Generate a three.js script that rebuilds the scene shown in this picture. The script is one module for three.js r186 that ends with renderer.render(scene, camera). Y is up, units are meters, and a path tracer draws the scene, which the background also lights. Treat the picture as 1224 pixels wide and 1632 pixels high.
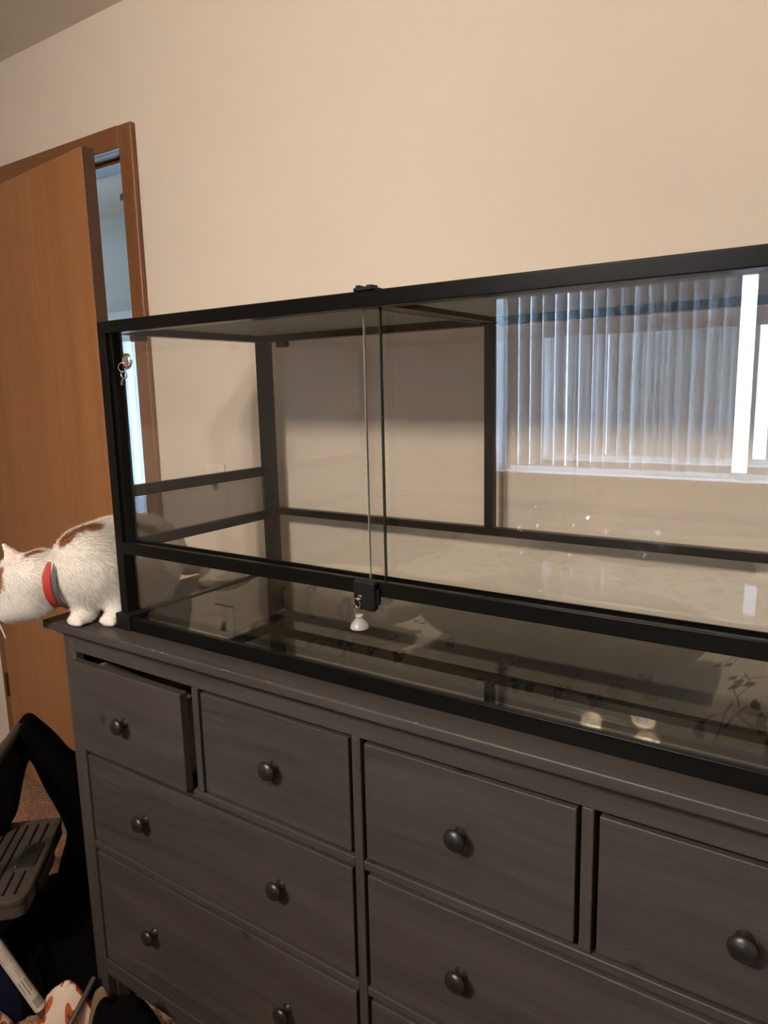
import * as THREE from 'three';
import { RoundedBoxGeometry } from 'three/addons/geometries/RoundedBoxGeometry.js';
import { mergeGeometries, mergeVertices, toCreasedNormals } from 'three/addons/utils/BufferGeometryUtils.js';
import { MarchingCubes } from 'three/addons/objects/MarchingCubes.js';

// ------------------------------------------------------------------ camera, sky, exposure
const scene = new THREE.Scene();
const camera = new THREE.PerspectiveCamera(70.83, 1224 / 1632, 0.02, 60);
camera.position.set(1.4005, 1.4226, 0.8361);
camera.rotation.set(-0.1677, 0.5944, -0.023, 'YXZ');
scene.background = new THREE.Color().setRGB(11.5, 15.2, 19.8);       // overcast daylight outside the windows
const renderer = new THREE.WebGLRenderer();
renderer.toneMapping = THREE.LinearToneMapping;
renderer.toneMappingExposure = 1.09;
renderer.shadowMap.enabled = true;
const BULB_POWER = 1.9;                                              // candela of each ceiling bulb
const WARM = new THREE.Color().setRGB(1.0, 0.895, 0.765);

// ------------------------------------------------------------------ helpers
let seed = 7;
const rnd = () => { seed = (seed * 1664525 + 1013904223) >>> 0; return seed / 4294967296; };
const rr = (a, b) => a + (b - a) * rnd();
const clamp = (x, a = 0, b = 1) => Math.min(b, Math.max(a, x));
const smooth = (a, b, x) => { const t = clamp((x - a) / (b - a)); return t * t * (3 - 2 * t); };
const hash = (x, y, s) => { let h = (x * 374761393 + y * 668265263 + s * 974634521) | 0; h = Math.imul(h ^ (h >>> 13), 1274126177); return ((h ^ (h >>> 16)) >>> 0) / 4294967296; };
function vnoise(x, y, px, py, s) {                                    // value noise that repeats every px, py cells
  const xi = Math.floor(x), yi = Math.floor(y), fx = x - xi, fy = y - yi, m = (a, n) => ((a % n) + n) % n;
  const u = fx * fx * (3 - 2 * fx), v = fy * fy * (3 - 2 * fy), h = (i, j) => hash(m(xi + i, px), m(yi + j, py), s);
  return (h(0, 0) * (1 - u) + h(1, 0) * u) * (1 - v) + (h(0, 1) * (1 - u) + h(1, 1) * u) * v;
}
function fbm(u, v, cx, cy, oct, s) {
  let a = 0, w = 0.5, t = 0;
  for (let k = 0; k < oct; k++) { a += w * vnoise(u * cx, v * cy, cx, cy, s + k); t += w; w *= 0.5; cx *= 2; cy *= 2; }
  return a / t;
}
function noise3(x, y, z, s = 1) { return (vnoise(x + z * 0.37, y + 17.3, 4096, 4096, s) + vnoise(y + x * 0.21 + 40, z + 9.1, 4096, 4096, s + 5) + vnoise(z - y * 0.3 + 70, x + 3.7, 4096, 4096, s + 9)) / 3; }
function tex(w, h, fn, sizeU, sizeV, srgb = true) {                   // fn(u, v) gives [r, g, b] 0..1 (sRGB when srgb)
  const d = new Uint8Array(w * h * 4);
  for (let j = 0; j < h; j++) for (let i = 0; i < w; i++) {
    const c = fn(i / w, j / h), o = (j * w + i) * 4;
    d[o] = clamp(c[0]) * 255; d[o + 1] = clamp(c[1]) * 255; d[o + 2] = clamp(c[2]) * 255; d[o + 3] = 255;
  }
  const t = new THREE.DataTexture(d, w, h, THREE.RGBAFormat);
  t.wrapS = t.wrapT = THREE.RepeatWrapping; t.magFilter = THREE.LinearFilter; t.minFilter = THREE.LinearMipmapLinearFilter; t.generateMipmaps = true;
  if (srgb) t.colorSpace = THREE.SRGBColorSpace;
  t.repeat.set(1 / sizeU, 1 / sizeV); t.needsUpdate = true;
  return t;
}
function canvasTex(w, h, draw) {
  const c = document.createElement('canvas'); c.width = w; c.height = h;
  draw(c.getContext('2d'), w, h);
  const t = new THREE.CanvasTexture(c); t.colorSpace = THREE.SRGBColorSpace; t.wrapS = t.wrapT = THREE.RepeatWrapping; t.magFilter = THREE.LinearFilter;
  return t;
}
const lin = (r, g, b) => new THREE.Color().setRGB(r, g, b);
const std = (color, roughness, o = {}) => new THREE.MeshStandardMaterial({ color, roughness, ...o });
const phys = (color, roughness, o = {}) => new THREE.MeshPhysicalMaterial({ color, roughness, ...o });

// uv in metres on a box-like geometry; u follows the grain axis
function boxUV(g, grain = 'x', ou = 0, ov = 0) {
  const p = g.attributes.position, n = g.attributes.normal, uv = new Float32Array(p.count * 2), gi = { x: 0, y: 1, z: 2 }[grain];
  for (let i = 0; i < p.count; i++) {
    const P = [p.getX(i), p.getY(i), p.getZ(i)], N = [Math.abs(n.getX(i)), Math.abs(n.getY(i)), Math.abs(n.getZ(i))];
    const k = N[0] > N[1] && N[0] > N[2] ? 0 : N[1] > N[2] ? 1 : 2, t = [0, 1, 2].filter((q) => q !== k);
    const [a, b] = t[1] === gi ? [t[1], t[0]] : t;
    uv[2 * i] = P[a] + ou; uv[2 * i + 1] = P[b] + ov;
  }
  g.setAttribute('uv', new THREE.BufferAttribute(uv, 2));
  return g;
}
// a box given by its corners, edges rounded by r
function bx(x0, x1, y0, y1, z0, z1, r = 0.002, grain = 'x', ou = 0, ov = 0) {
  const w = Math.abs(x1 - x0), h = Math.abs(y1 - y0), d = Math.abs(z1 - z0);
  const rad = Math.min(r, w / 2.01, h / 2.01, d / 2.01);
  const g = rad > 0 ? new RoundedBoxGeometry(w, h, d, 2, rad) : new THREE.BoxGeometry(w, h, d).toNonIndexed();
  g.translate((x0 + x1) / 2, (y0 + y1) / 2, (z0 + z1) / 2);
  return boxUV(g, grain, ou, ov);
}
const used = {};
const numbered = (n) => { used[n] = (used[n] ?? -1) + 1; return used[n] ? n + '_' + String(used[n]).padStart(3, '0') : n; };
function mesh(name, geo, material, parent, label) {
  const m = new THREE.Mesh(Array.isArray(geo) ? mergeGeometries(geo.map((g) => (g.index ? g.toNonIndexed() : g))) : geo, material);
  m.castShadow = m.receiveShadow = true;
  m.name = parent ? name : numbered(name);
  if (label) m.userData.label = label;
  (parent ?? scene).add(m);
  return m;
}
function thing(name, label, category, pos = [0, 0, 0], group) {
  const o = new THREE.Group(); o.name = numbered(name); o.position.set(...pos); o.userData = { label, category };
  if (group) o.userData.group = group;
  scene.add(o); return o;
}
function tag(o, label, category, group) { o.userData.label = label; o.userData.category = category; if (group) o.userData.group = group; return o; }
function structure(o, label, category) { o.userData.kind = 'structure'; if (label) o.userData.label = label; if (category) o.userData.category = category; return o; }
function structGroup(name, label, category) { const o = new THREE.Group(); o.name = name; scene.add(o); return structure(o, label, category); }
function tube(points, radius, seg = 24, radial = 10, closed = false) {
  return new THREE.TubeGeometry(new THREE.CatmullRomCurve3(points.map((p) => new THREE.Vector3(...p)), closed, 'catmullrom', 0.4), seg, radius, radial, closed);
}
function lathe(profile, seg = 28) { return new THREE.LatheGeometry(profile.map((p) => new THREE.Vector2(...p)), seg); }
function wallWithHole(x0, x1, y0, y1, hole, z0, z1) {                 // wall slab in the xy plane between z0 and z1
  const s = new THREE.Shape([new THREE.Vector2(x0, y0), new THREE.Vector2(x1, y0), new THREE.Vector2(x1, y1), new THREE.Vector2(x0, y1)]);
  if (hole) { const [a, b, c, d] = hole; s.holes.push(new THREE.Path([new THREE.Vector2(a, c), new THREE.Vector2(a, d), new THREE.Vector2(b, d), new THREE.Vector2(b, c)])); }
  const g = new THREE.ExtrudeGeometry(s, { depth: z1 - z0, bevelEnabled: false }); g.translate(0, 0, z0);
  return boxUV(g, 'x');
}

// ------------------------------------------------------------------ materials
const wallBump = tex(512, 512, (u, v) => { const n = fbm(u, v, 40, 40, 4, 3) * 0.7 + fbm(u, v, 9, 9, 2, 8) * 0.3; return [n, n, n]; }, 0.6, 0.6, false);
const wallTone = tex(512, 512, (u, v) => { const n = 0.965 + 0.035 * fbm(u, v, 5, 5, 4, 21); return [n, n, n * 0.997]; }, 1.7, 1.7, false);
const M = {};
M.wall = std(lin(0.745, 0.635, 0.525), 0.82, { map: wallTone, bumpMap: wallBump, bumpScale: 0.0006 });
M.hallWall = std(lin(0.72, 0.70, 0.66), 0.85, { map: wallTone, bumpMap: wallBump, bumpScale: 0.0006 });
M.ceiling = std(lin(0.74, 0.67, 0.585), 0.95, { map: wallTone, bumpMap: wallBump, bumpScale: 0.0015 });
M.carpet = std(lin(1, 1, 1), 1.0, {
  map: tex(512, 512, (u, v) => { const n = fbm(u, v, 64, 64, 3, 5), m = fbm(u, v, 5, 5, 3, 9), k = 0.80 + 0.3 * (n - 0.5) + 0.2 * (m - 0.5); return [0.72 * k, 0.54 * k, 0.43 * k]; }, 0.5, 0.5),
  bumpMap: tex(512, 512, (u, v) => { const n = fbm(u, v, 90, 90, 3, 31); return [n, n, n]; }, 0.5, 0.5, false), bumpScale: 0.006,
});
const oakTex = tex(1024, 512, (u, v) => {                              // grain runs along u
  const wob = fbm(u, v, 2, 4, 3, 40) * 0.10, s = fbm(u, v + wob, 3, 44, 4, 41), f = fbm(u, v, 14, 220, 2, 44), big = fbm(u, v + wob, 2, 8, 3, 47);
  const k = 0.98 + 0.11 * (s - 0.5) + 0.08 * (f - 0.5) + 0.12 * (big - 0.5), p = f > 0.69 ? 0.96 : 1;
  return [0.73 * k * p, 0.505 * k * p, 0.33 * k * p];
}, 1.5, 0.62);
M.oak = phys(lin(0.72, 0.68, 0.62), 0.45, { map: oakTex, specularIntensity: 0.6 });
M.oakEdge = std(lin(0.085, 0.042, 0.024), 0.55);
M.oakTrim = phys(lin(0.43, 0.38, 0.34), 0.4, { map: oakTex });
M.darkWood = phys(lin(1, 1, 1), 0.44, {
  map: tex(1024, 512, (u, v) => {
    const wob = fbm(u, v, 3, 3, 3, 60) * 0.16, s = fbm(u, v + wob, 2, 30, 4, 61), f = fbm(u, v, 10, 180, 2, 64), big = fbm(u, v + wob, 2, 5, 3, 66);
    let k = 0.86 + 0.26 * (s - 0.5) + 0.12 * (f - 0.5) + 0.16 * (big - 0.5);
    for (const [a, b, r] of [[0.21, 0.33, 0.010], [0.68, 0.71, 0.013], [0.46, 0.88, 0.008]]) { const d = Math.hypot((u - a) * 1.6, (v - b) * 0.55); k *= 1 - 0.30 * (1 - smooth(r * 0.5, r * 1.8, d)) + 0.08 * Math.sin(d * 900) * (1 - smooth(0.02, 0.06, d)); }
    return [0.296 * k, 0.275 * k, 0.264 * k];
  }, 1.3, 0.62),
  bumpMap: tex(512, 512, (u, v) => { const n = fbm(u, v, 4, 120, 3, 71); return [n, n, n]; }, 1.3, 0.62, false), bumpScale: 0.0004, specularIntensity: 0.7,
});
M.wornEdge = std(lin(0.20, 0.155, 0.12), 0.6);
M.insideWood = std(lin(0.30, 0.20, 0.12), 0.7);
M.pewter = std(lin(0.05, 0.048, 0.047), 0.36, { metalness: 0.75 });
M.black = phys(lin(0.0042, 0.0038, 0.0036), 0.28, { specularIntensity: 0.24 });
M.blackDeep = std(lin(0.004, 0.004, 0.004), 0.5);
M.floorBlack = phys(lin(0.010, 0.010, 0.010), 0.0, { ior: 1.45 });
M.wire = std(lin(0.10, 0.09, 0.08), 0.5);
M.plasticBlack = phys(lin(0.006, 0.006, 0.006), 0.45, { specularIntensity: 0.5 });
M.glass = phys(lin(0.992, 0.992, 0.990), 0, { transmission: 1, thickness: 0, ior: 1.6 });
M.glassLower = phys(lin(0.974, 0.976, 0.968), 0, { transmission: 1, thickness: 0, ior: 1.64 });
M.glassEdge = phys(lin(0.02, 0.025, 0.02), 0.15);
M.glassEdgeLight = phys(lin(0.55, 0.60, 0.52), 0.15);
M.film = phys(lin(0.985, 0.985, 0.985), 0.05, { transmission: 1, thickness: 0, ior: 1.35 });
M.chrome = std(lin(0.75, 0.75, 0.76), 0.14, { metalness: 1 });
M.steel = std(lin(0.45, 0.43, 0.41), 0.32, { metalness: 1 });
M.rubberClear = phys(lin(0.95, 0.93, 0.92), 0.25, { transmission: 0.75, thickness: 0, ior: 1.4 });
M.white = std(lin(0.80, 0.80, 0.79), 0.5);
M.whiteGloss = std(lin(0.82, 0.83, 0.84), 0.3);
M.slat = phys(lin(0.80, 0.81, 0.82), 0.9, { transmission: 0.13, thickness: 0, side: THREE.DoubleSide });
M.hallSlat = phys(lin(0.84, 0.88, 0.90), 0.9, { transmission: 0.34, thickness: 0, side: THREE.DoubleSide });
M.winGlass = phys(lin(0.98, 0.985, 0.99), 0, { transmission: 1, thickness: 0, ior: 1.5 });
M.almond = std(lin(0.80, 0.70, 0.57), 0.35);
M.switchDark = std(lin(0.05, 0.035, 0.025), 0.5);
M.brass = std(lin(0.16, 0.11, 0.06), 0.4, { metalness: 0.9 });
M.blackCloth = phys(lin(0.0022, 0.002, 0.0024), 1.0, { specularIntensity: 0.1 });
M.navyCloth = phys(lin(0.006, 0.008, 0.020), 1.0, { specularIntensity: 0.15 });
M.stoolPaint = std(lin(0.085, 0.072, 0.062), 0.42, { metalness: 0.35 });
M.stoolPlastic = std(lin(0.062, 0.051, 0.045), 0.4);
M.stoolRubber = std(lin(0.009, 0.009, 0.009), 0.85);

// ------------------------------------------------------------------ the room
const ZW = -0.52;                                                     // face of the wall behind the dresser
const floor = structure(mesh('floor', bx(-4.0, 2.75, -0.1, 0, -2.15, 3.5, 0), M.carpet), 'beige carpet floor');
const ceiling = structure(mesh('ceiling', bx(-4.0, 2.75, 2.44, 2.54, -2.15, 3.5, 0), M.ceiling), 'plain off-white ceiling');
const DX0 = -1.222, DX1 = -0.345, DTOP = 2.085;                       // door opening
structure(mesh('wall_back', wallWithHole(-1.75, 2.75, 0, 2.44, [DX0 - 0.02, DX1 + 0.02, 0, DTOP + 0.02], ZW - 0.12, ZW), M.wall), 'cream painted wall behind the tank');
structure(mesh('wall_left', bx(-1.75, -1.63, 0, 2.44, ZW, 3.5, 0), M.wall));
structure(mesh('wall_right', bx(2.63, 2.75, 0, 2.44, ZW, 3.5, 0), M.wall));
const WX0 = -0.605, WX1 = 1.45, WY0 = 0.876, WY1 = 2.12, WZ = 3.3;
structure(mesh('wall_front', wallWithHole(-1.63, 2.63, 0, 2.44, [WX0, WX1, WY0, WY1], WZ, WZ + 0.17), M.wall));
// the room beyond the door
const HZ = -1.95, HX0 = -3.55, HX1 = -1.35, HY0 = 0.12, HY1 = 1.80;
structure(mesh('wall_hall_back', wallWithHole(-4.0, 0.6, 0, 2.44, [HX0, HX1, HY0, HY1], HZ - 0.14, HZ), M.hallWall), 'pale wall of the room beyond the door');
structure(mesh('wall_hall_left', bx(-4.0, -3.88, 0, 2.44, HZ, ZW - 0.12, 0), M.hallWall));
structure(mesh('wall_hall_right', bx(0.48, 0.6, 0, 2.44, HZ, ZW - 0.12, 0), M.hallWall));
structure(mesh('wall_hall_front', bx(-3.88, -1.75, 0, 2.44, ZW - 0.12, ZW, 0), M.hallWall));

// door lining and casing
{
  const t = structGroup('trim_1', 'oak-stained door casing and jamb around the doorway');
  const cw = 0.057, ct = 0.017;
  for (const [zf, dir] of [[ZW, 1], [ZW - 0.12, -1]]) {
    const z1 = zf + dir * ct;
    mesh('casing_side', bx(DX1, DX1 + cw, 0, DTOP + cw, zf, z1, 0.006, 'y', 0.3), M.oakTrim, t);
    mesh('casing_side', bx(DX0 - cw, DX0, 0, DTOP + cw, zf, z1, 0.006, 'y', 0.9, 0.2), M.oakTrim, t);
    mesh('casing_head', bx(DX0, DX1, DTOP, DTOP + cw, zf, z1, 0.003, 'x', 0.1, 0.31), M.oakTrim, t);
  }
  mesh('jamb', bx(DX1, DX1 + 0.02, 0, DTOP + 0.02, ZW - 0.12, ZW, 0.001, 'y', 0.2, 0.1), M.oakTrim, t);
  mesh('jamb', bx(DX0 - 0.02, DX0, 0, DTOP + 0.02, ZW - 0.12, ZW, 0.001, 'y', 0.6, 0.3), M.oakTrim, t);
  mesh('jamb_head', bx(DX0, DX1, DTOP, DTOP + 0.02, ZW - 0.12, ZW, 0.001, 'x', 0.2, 0.4), M.oakTrim, t);
  mesh('door_stop', bx(DX1 - 0.011, DX1, 0, DTOP, ZW - 0.075, ZW - 0.04, 0.002, 'y', 0.1), M.oakTrim, t);
  mesh('door_stop', bx(DX0, DX1, DTOP - 0.011, DTOP, ZW - 0.075, ZW - 0.04, 0.002, 'x', 0.8), M.oakTrim, t);
}
// the door, ajar into the room
{
  const d = structGroup('door_1', 'flat oak veneer door standing ajar', 'door');
  d.position.set(-1.2255, 0, -0.496); d.rotation.y = -6.1 * Math.PI / 180;
  const W = 0.864;
  mesh('door_slab', bx(0, W, 0.015, 2.07, -0.035, 0, 0.0025, 'y', 0.05, 0.12), M.oak, d);
  mesh('door_edge', bx(W, W + 0.0012, 0.016, 2.069, -0.0345, -0.0005, 0.0004, 'y'), M.oakEdge, d, 'dark brown door edge');
  for (const y of [0.36, 1.12, 1.86]) {
    const h = mesh('hinge', [new THREE.CylinderGeometry(0.0065, 0.0065, 0.09, 12).translate(-0.004, y, 0.004), bx(-0.03, -0.002, y - 0.044, y + 0.044, -0.004, -0.001, 0.001)], M.brass, d, 'dark metal hinge');
  }
}
// window behind the camera (seen mirrored in the tank's glass)
function windowUnit(n, x0, x1, y0, y1, z, out, label) {
  const w = structGroup('window_' + n, label);
  const f = 0.035, za = z, zb = z + out * 0.04;
  mesh('window_frame', [bx(x0, x0 + f, y0, y1, za, zb, 0.003), bx(x1 - f, x1, y0, y1, za, zb, 0.003), bx(x0 + f, x1 - f, y0, y0 + f, za, zb, 0.003), bx(x0 + f, x1 - f, y1 - f, y1, za, zb, 0.003), bx((x0 + x1) / 2 - 0.02, (x0 + x1) / 2 + 0.02, y0 + f, y1 - f, za, zb, 0.003)], M.whiteGloss, w);
  const zm = (za + zb) / 2;
  mesh('pane', bx(x0 + f, (x0 + x1) / 2 - 0.02, y0 + f, y1 - f, zm - 0.002, zm + 0.002, 0), M.winGlass, w);
  mesh('pane', bx((x0 + x1) / 2 + 0.02, x1 - f, y0 + f, y1 - f, zm - 0.002, zm + 0.002, 0), M.winGlass, w);
  return w;
}
windowUnit(1, WX0 + 0.012, WX1 - 0.012, WY0 + 0.015, WY1 - 0.012, WZ + 0.115, 1, 'white framed bedroom window');
{
  const t = structGroup('trim_2', 'white sill and reveal of the bedroom window');
  mesh('window_sill', bx(WX0 - 0.0, WX1, WY0, WY0 + 0.015, WZ - 0.022, WZ + 0.17, 0.004), M.whiteGloss, t);
  mesh('reveal', bx(WX0, WX0 + 0.012, WY0 + 0.015, WY1, WZ - 0.004, WZ + 0.17, 0.002), M.whiteGloss, t);
  mesh('reveal', bx(WX1 - 0.012, WX1, WY0 + 0.015, WY1, WZ - 0.004, WZ + 0.17, 0.002), M.whiteGloss, t);
  mesh('reveal', bx(WX0 + 0.012, WX1 - 0.012, WY1 - 0.012, WY1, WZ - 0.004, WZ + 0.17, 0.002), M.whiteGloss, t);
}
windowUnit(2, HX0, HX1, HY0, HY1, HZ - 0.09, -1, 'white framed window of the room beyond the door');

function slatGeo(w, h) {                                              // a vertical blind vane: slightly curved strip with thickness
  const pts = [], n = 6;
  for (let i = 0; i <= n; i++) { const t = i / n - 0.5; pts.push(new THREE.Vector2(t * w, 0.006 * (1 - 4 * t * t))); }
  for (let i = n; i >= 0; i--) { const t = i / n - 0.5; pts.push(new THREE.Vector2(t * w, 0.006 * (1 - 4 * t * t) + 0.0008)); }
  const g = new THREE.ExtrudeGeometry(new THREE.Shape(pts), { depth: h, bevelEnabled: false });
  g.rotateX(-Math.PI / 2); return g;                                  // now y up, width along x
}
function verticalBlinds(label, x0, x1, y0, y1, z, pitch, angles, skip, mat, facing) {
  const b = thing('vertical_blinds', label, 'blinds', [0, 0, 0]);
  mesh('headrail', bx(x0, x1, y1, y1 + 0.04, z - 0.025, z + 0.025, 0.004), M.whiteGloss, b);
  const g = slatGeo(0.089, y1 - y0); let i = 0;
  for (let x = x0 + 0.045; x < x1 - 0.02; x += pitch, i++) {
    if (skip.includes(i)) continue;
    const s = mesh('slat', g, mat, b); s.position.set(x, y0, z); s.rotation.y = angles(i) + (facing < 0 ? Math.PI : 0);
  }
  return b;
}
seed = 11;
const tilt = Array.from({ length: 60 }, () => rr(-1, 1));
verticalBlinds('white vertical blinds hanging in the bedroom window', WX0 + 0.072, WX1 - 0.03, WY0 + 0.056, WY1 - 0.07, WZ + 0.016, 0.0775, (i) => 0.33 + 0.08 * tilt[i], [17], M.slat, -1);
verticalBlinds('bright blue-white vertical blinds seen through the doorway', HX0 + 0.03, HX1 - 0.02, HY0 + 0.03, HY1 - 0.06, HZ - 0.03, 0.083, (i) => 0.36 + 0.16 * tilt[i + 20], [], M.hallSlat, 1);
// valance over the far blinds and a ceiling lamp in the far room
tag(mesh('blind_valance', bx(HX0 - 0.06, HX1 + 0.06, HY1 - 0.01, HY1 + 0.10, HZ + 0.002, HZ + 0.10, 0.004), M.white), 'white valance box above the blinds beyond the doorway', 'valance');
{
  const t = thing('hall_ceiling_lamp', 'small dark-rimmed ceiling lamp with a white dome seen through the doorway', 'lamp', [-1.84, 2.44, -1.72]);
  mesh('lamp_base', lathe([[0, 0], [0.062, 0], [0.066, -0.006], [0.066, -0.026], [0.06, -0.03], [0, -0.03]]), M.brass, t);
  mesh('dome', lathe([[0.058, -0.03], [0.056, -0.038], [0.044, -0.05], [0.024, -0.056], [0, -0.058]]), M.whiteGloss, t);
}

// ------------------------------------------------------------------ ceiling spotlight (lights the room; mirrored in the tank floor)
{
  const t = thing('ceiling_spotlight', 'white ceiling spotlight with bell shaped heads and glowing bulbs mirrored in the tank floor', 'lamp', [0.6, 2.44, 1.74]);
  mesh('canopy', lathe([[0, 0], [0.10, 0], [0.105, -0.01], [0.09, -0.025], [0, -0.028]]), M.white, t);
  const shadeMat = std(lin(0.72, 0.62, 0.44), 0.5, { side: THREE.DoubleSide });
  const bulbMat = new THREE.MeshStandardMaterial({ color: 0xffffff, emissive: lin(1, 0.89, 0.74), emissiveIntensity: 150 });
  const shade = lathe([[0.018, 0.085], [0.022, 0.06], [0.034, 0.03], [0.046, 0.0], [0.054, -0.035], [0.066, -0.062], [0.0645, -0.062], [0.052, -0.034], [0.044, 0.001], [0.032, 0.03], [0.019, 0.06], [0.015, 0.085], [0.018, 0.085]], 36);
  const bulb = new THREE.SphereGeometry(0.029, 24, 16);
  const heads = [[0.32, 2.30, 1.78, [-0.50, -0.85, -2.0], 1.0], [0.60, 2.29, 1.69, [0.4, -0.80, -2.2], 1.05], [0.52, 2.33, 1.95, [0.15, -1.7, -0.85], 4.0], [0.95, 2.30, 1.60, [0.35, -0.6, -2.1], 1.1]];
  for (const [x, y, z, d, power] of heads) {
    const dir = new THREE.Vector3(...d).normalize(), h = new THREE.Group(); h.name = 'lamp_head';
    h.position.set(x - 0.6, y - 2.44, z - 1.74);
    h.quaternion.setFromUnitVectors(new THREE.Vector3(0, -1, 0), dir); t.add(h);
    mesh('shade', shade, shadeMat, h);
    const b = mesh('bulb', bulb, bulbMat, h); b.position.y = -0.035; b.castShadow = false;
    const l = new THREE.SpotLight(WARM, BULB_POWER * power, 0, 1.08, 1, 2); l.position.set(0, -0.035, 0); l.target.position.set(0, -1, 0); h.add(l.target); l.castShadow = true; l.shadow.radius = 1.6; l.name = 'bulb_light'; h.add(l);
    const back = new THREE.Vector3(0, 0.08, 0).applyQuaternion(h.quaternion).add(h.position);
    mesh('arm', tube([[back.x, back.y, back.z], [back.x * 0.8, Math.min(-0.02, back.y + 0.03), back.z * 0.8], [back.x * 0.35, -0.022, back.z * 0.35]], 0.007, 14, 8), M.white, t);
  }
}

// ------------------------------------------------------------------ dresser
const WB = 1.543, S = 0.0437, D1R = 0.3935, D2L = 0.4165, D2R = 0.7597;
const Y1T = 0.8888, Y1B = 0.6865, Y2T = 0.6631, Y2B = 0.456, Y3T = 0.4335, Y3B = 0.1595;
const dresser = thing('dresser', 'wide charcoal stained wooden dresser with eight drawers and dark round knobs', 'dresser');
{
  const W = M.darkWood, zb = -0.472, g = 0.0034, ft = 0.02;
  mesh('top_board', bx(-0.0285, WB + 0.0285, 0.941, 0.96, zb, 0.0277, 0.004, 'x', 0.11, 0.05), W, dresser);
  mesh('edge_moulding', [bx(-0.009, WB + 0.009, 0.929, 0.941, zb, 0.010, 0.004, 'x', 0.5, 0.02)], W, dresser);
  mesh('side_panel', bx(0, 0.02, 0.02, 0.929, zb, -ft, 0.001, 'y', 0.2), W, dresser);
  mesh('side_panel', bx(WB - 0.02, WB, 0.02, 0.929, zb, -ft, 0.001, 'y', 0.6), W, dresser);
  mesh('back_panel', bx(0.02, WB - 0.02, 0.1, 0.929, zb, zb + 0.006, 0), W, dresser);
  mesh('bottom_panel', bx(0.02, WB - 0.02, 0.13, 0.142, zb + 0.006, -ft, 0), W, dresser);
  // front frame
  mesh('stile', bx(0, S - g, 0, 0.929, -ft, 0, 0.002, 'y', 0.1, 0.31), W, dresser);
  mesh('stile', bx(WB - S + g, WB, 0, 0.929, -ft, 0, 0.002, 'y', 0.7, 0.12), W, dresser);
  mesh('stile', bx(D2R + g, WB - D2R - g, Y3B - 0.03, Y1T + g, -ft, 0, 0.002, 'y', 0.4, 0.22), W, dresser);
  mesh('divider', bx(D1R + g, D2L - g, Y1B - 0.001, Y1T + g, -ft, 0, 0.002, 'y', 0.33, 0.44), W, dresser);
  mesh('divider', bx(WB - D2L + g, WB - D1R - g, Y1B - 0.001, Y1T + g, -ft, 0, 0.002, 'y', 0.13, 0.5), W, dresser);
  mesh('rail', bx(S - g, WB - S + g, Y1T + g, 0.929, -ft, 0, 0.002, 'x', 0.22, 0.4), W, dresser);
  for (const [a, b] of [[S - g, D2R + g], [WB - D2R - g, WB - S + g]]) {
    mesh('rail', bx(a, b, Y2T + g, Y1B - g, -ft, 0, 0.003, 'x', a, 0.2), W, dresser);
    mesh('rail', bx(a, b, Y3T + g, Y2B - g, -ft, 0, 0.003, 'x', a + 0.3, 0.33), W, dresser);
  }
  mesh('apron', bx(S - g, WB - S + g, 0.115, Y3B - g, -ft, 0, 0.003, 'x', 0.6, 0.15), W, dresser);
  mesh('leg', bx(0.0, 0.045, 0, 0.13, -0.05, -0.021, 0.002, 'y', 0.1), W, dresser);
  mesh('leg', bx(WB - 0.045, WB, 0, 0.13, -0.05, -0.021, 0.002, 'y', 0.3), W, dresser);
  mesh('leg', bx(0.0, 0.045, 0, 0.13, zb, zb + 0.045, 0.002, 'y', 0.5), W, dresser);
  mesh('leg', bx(WB - 0.045, WB, 0, 0.13, zb, zb + 0.045, 0.002, 'y', 0.8), W, dresser);
  // scuffs on the front edge of the top
  for (const [x, l, w] of [[0.333, 0.009, 0.0022], [0.358, 0.012, 0.002], [0.372, 0.006, 0.0016], [0.24, 0.005, 0.0014], [0.90, 0.006, 0.002], [0.62, 0.02, 0.0012], [0.52, 0.03, 0.001]])
    mesh('scuff', new THREE.SphereGeometry(1, 8, 6).scale(l / 2, w / 2, w / 2).translate(x, 0.9588, 0.0263), M.wornEdge, dresser);
  const knobGeo = lathe([[0.0, 0.0285], [0.006, 0.0283], [0.0125, 0.0262], [0.0162, 0.0225], [0.0168, 0.0195], [0.0145, 0.0165], [0.0095, 0.0145], [0.0068, 0.012], [0.0066, 0.006], [0.0095, 0.002], [0.0105, 0]], 32);
  knobGeo.rotateX(Math.PI / 2);
  function drawer(x0, x1, yb, yt, knobs, ou, dz = 0, dy = 0) {
    const d = new THREE.Group(); d.name = 'drawer'; d.position.set(0, dy, dz); dresser.add(d);
    mesh('drawer_front', bx(x0 + g, x1 - g, yb + g, yt - g, -0.019, -0.0005, 0.0022, 'x', ou, ou * 0.37), W, d);
    mesh('drawer_box', [bx(x0 + 0.014, x0 + 0.026, yb + 0.03, yt - 0.03, zb + 0.05, -0.019, 0.001), bx(x1 - 0.026, x1 - 0.014, yb + 0.03, yt - 0.03, zb + 0.05, -0.019, 0.001), bx(x0 + 0.026, x1 - 0.026, yb + 0.03, yt - 0.03, zb + 0.05, zb + 0.062, 0.001), bx(x0 + 0.026, x1 - 0.026, yb + 0.03, yb + 0.036, zb + 0.062, -0.019, 0.001)], M.insideWood, d, 'pale wooden drawer box');
    for (const [kx, ky] of knobs) { const k = mesh('knob', knobGeo, M.pewter, d, 'dark pewter round knob'); k.position.set(kx, ky, 0.0); }
    return d;
  }
  const m = (x) => WB - x;
  drawer(S, D1R - 0.004, Y1B, Y1T, [[0.216, 0.787]], 0.13, 0.019, -0.004);
  drawer(D2L, D2R, Y1B, Y1T, [[0.596, 0.792]], 0.71);
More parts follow.
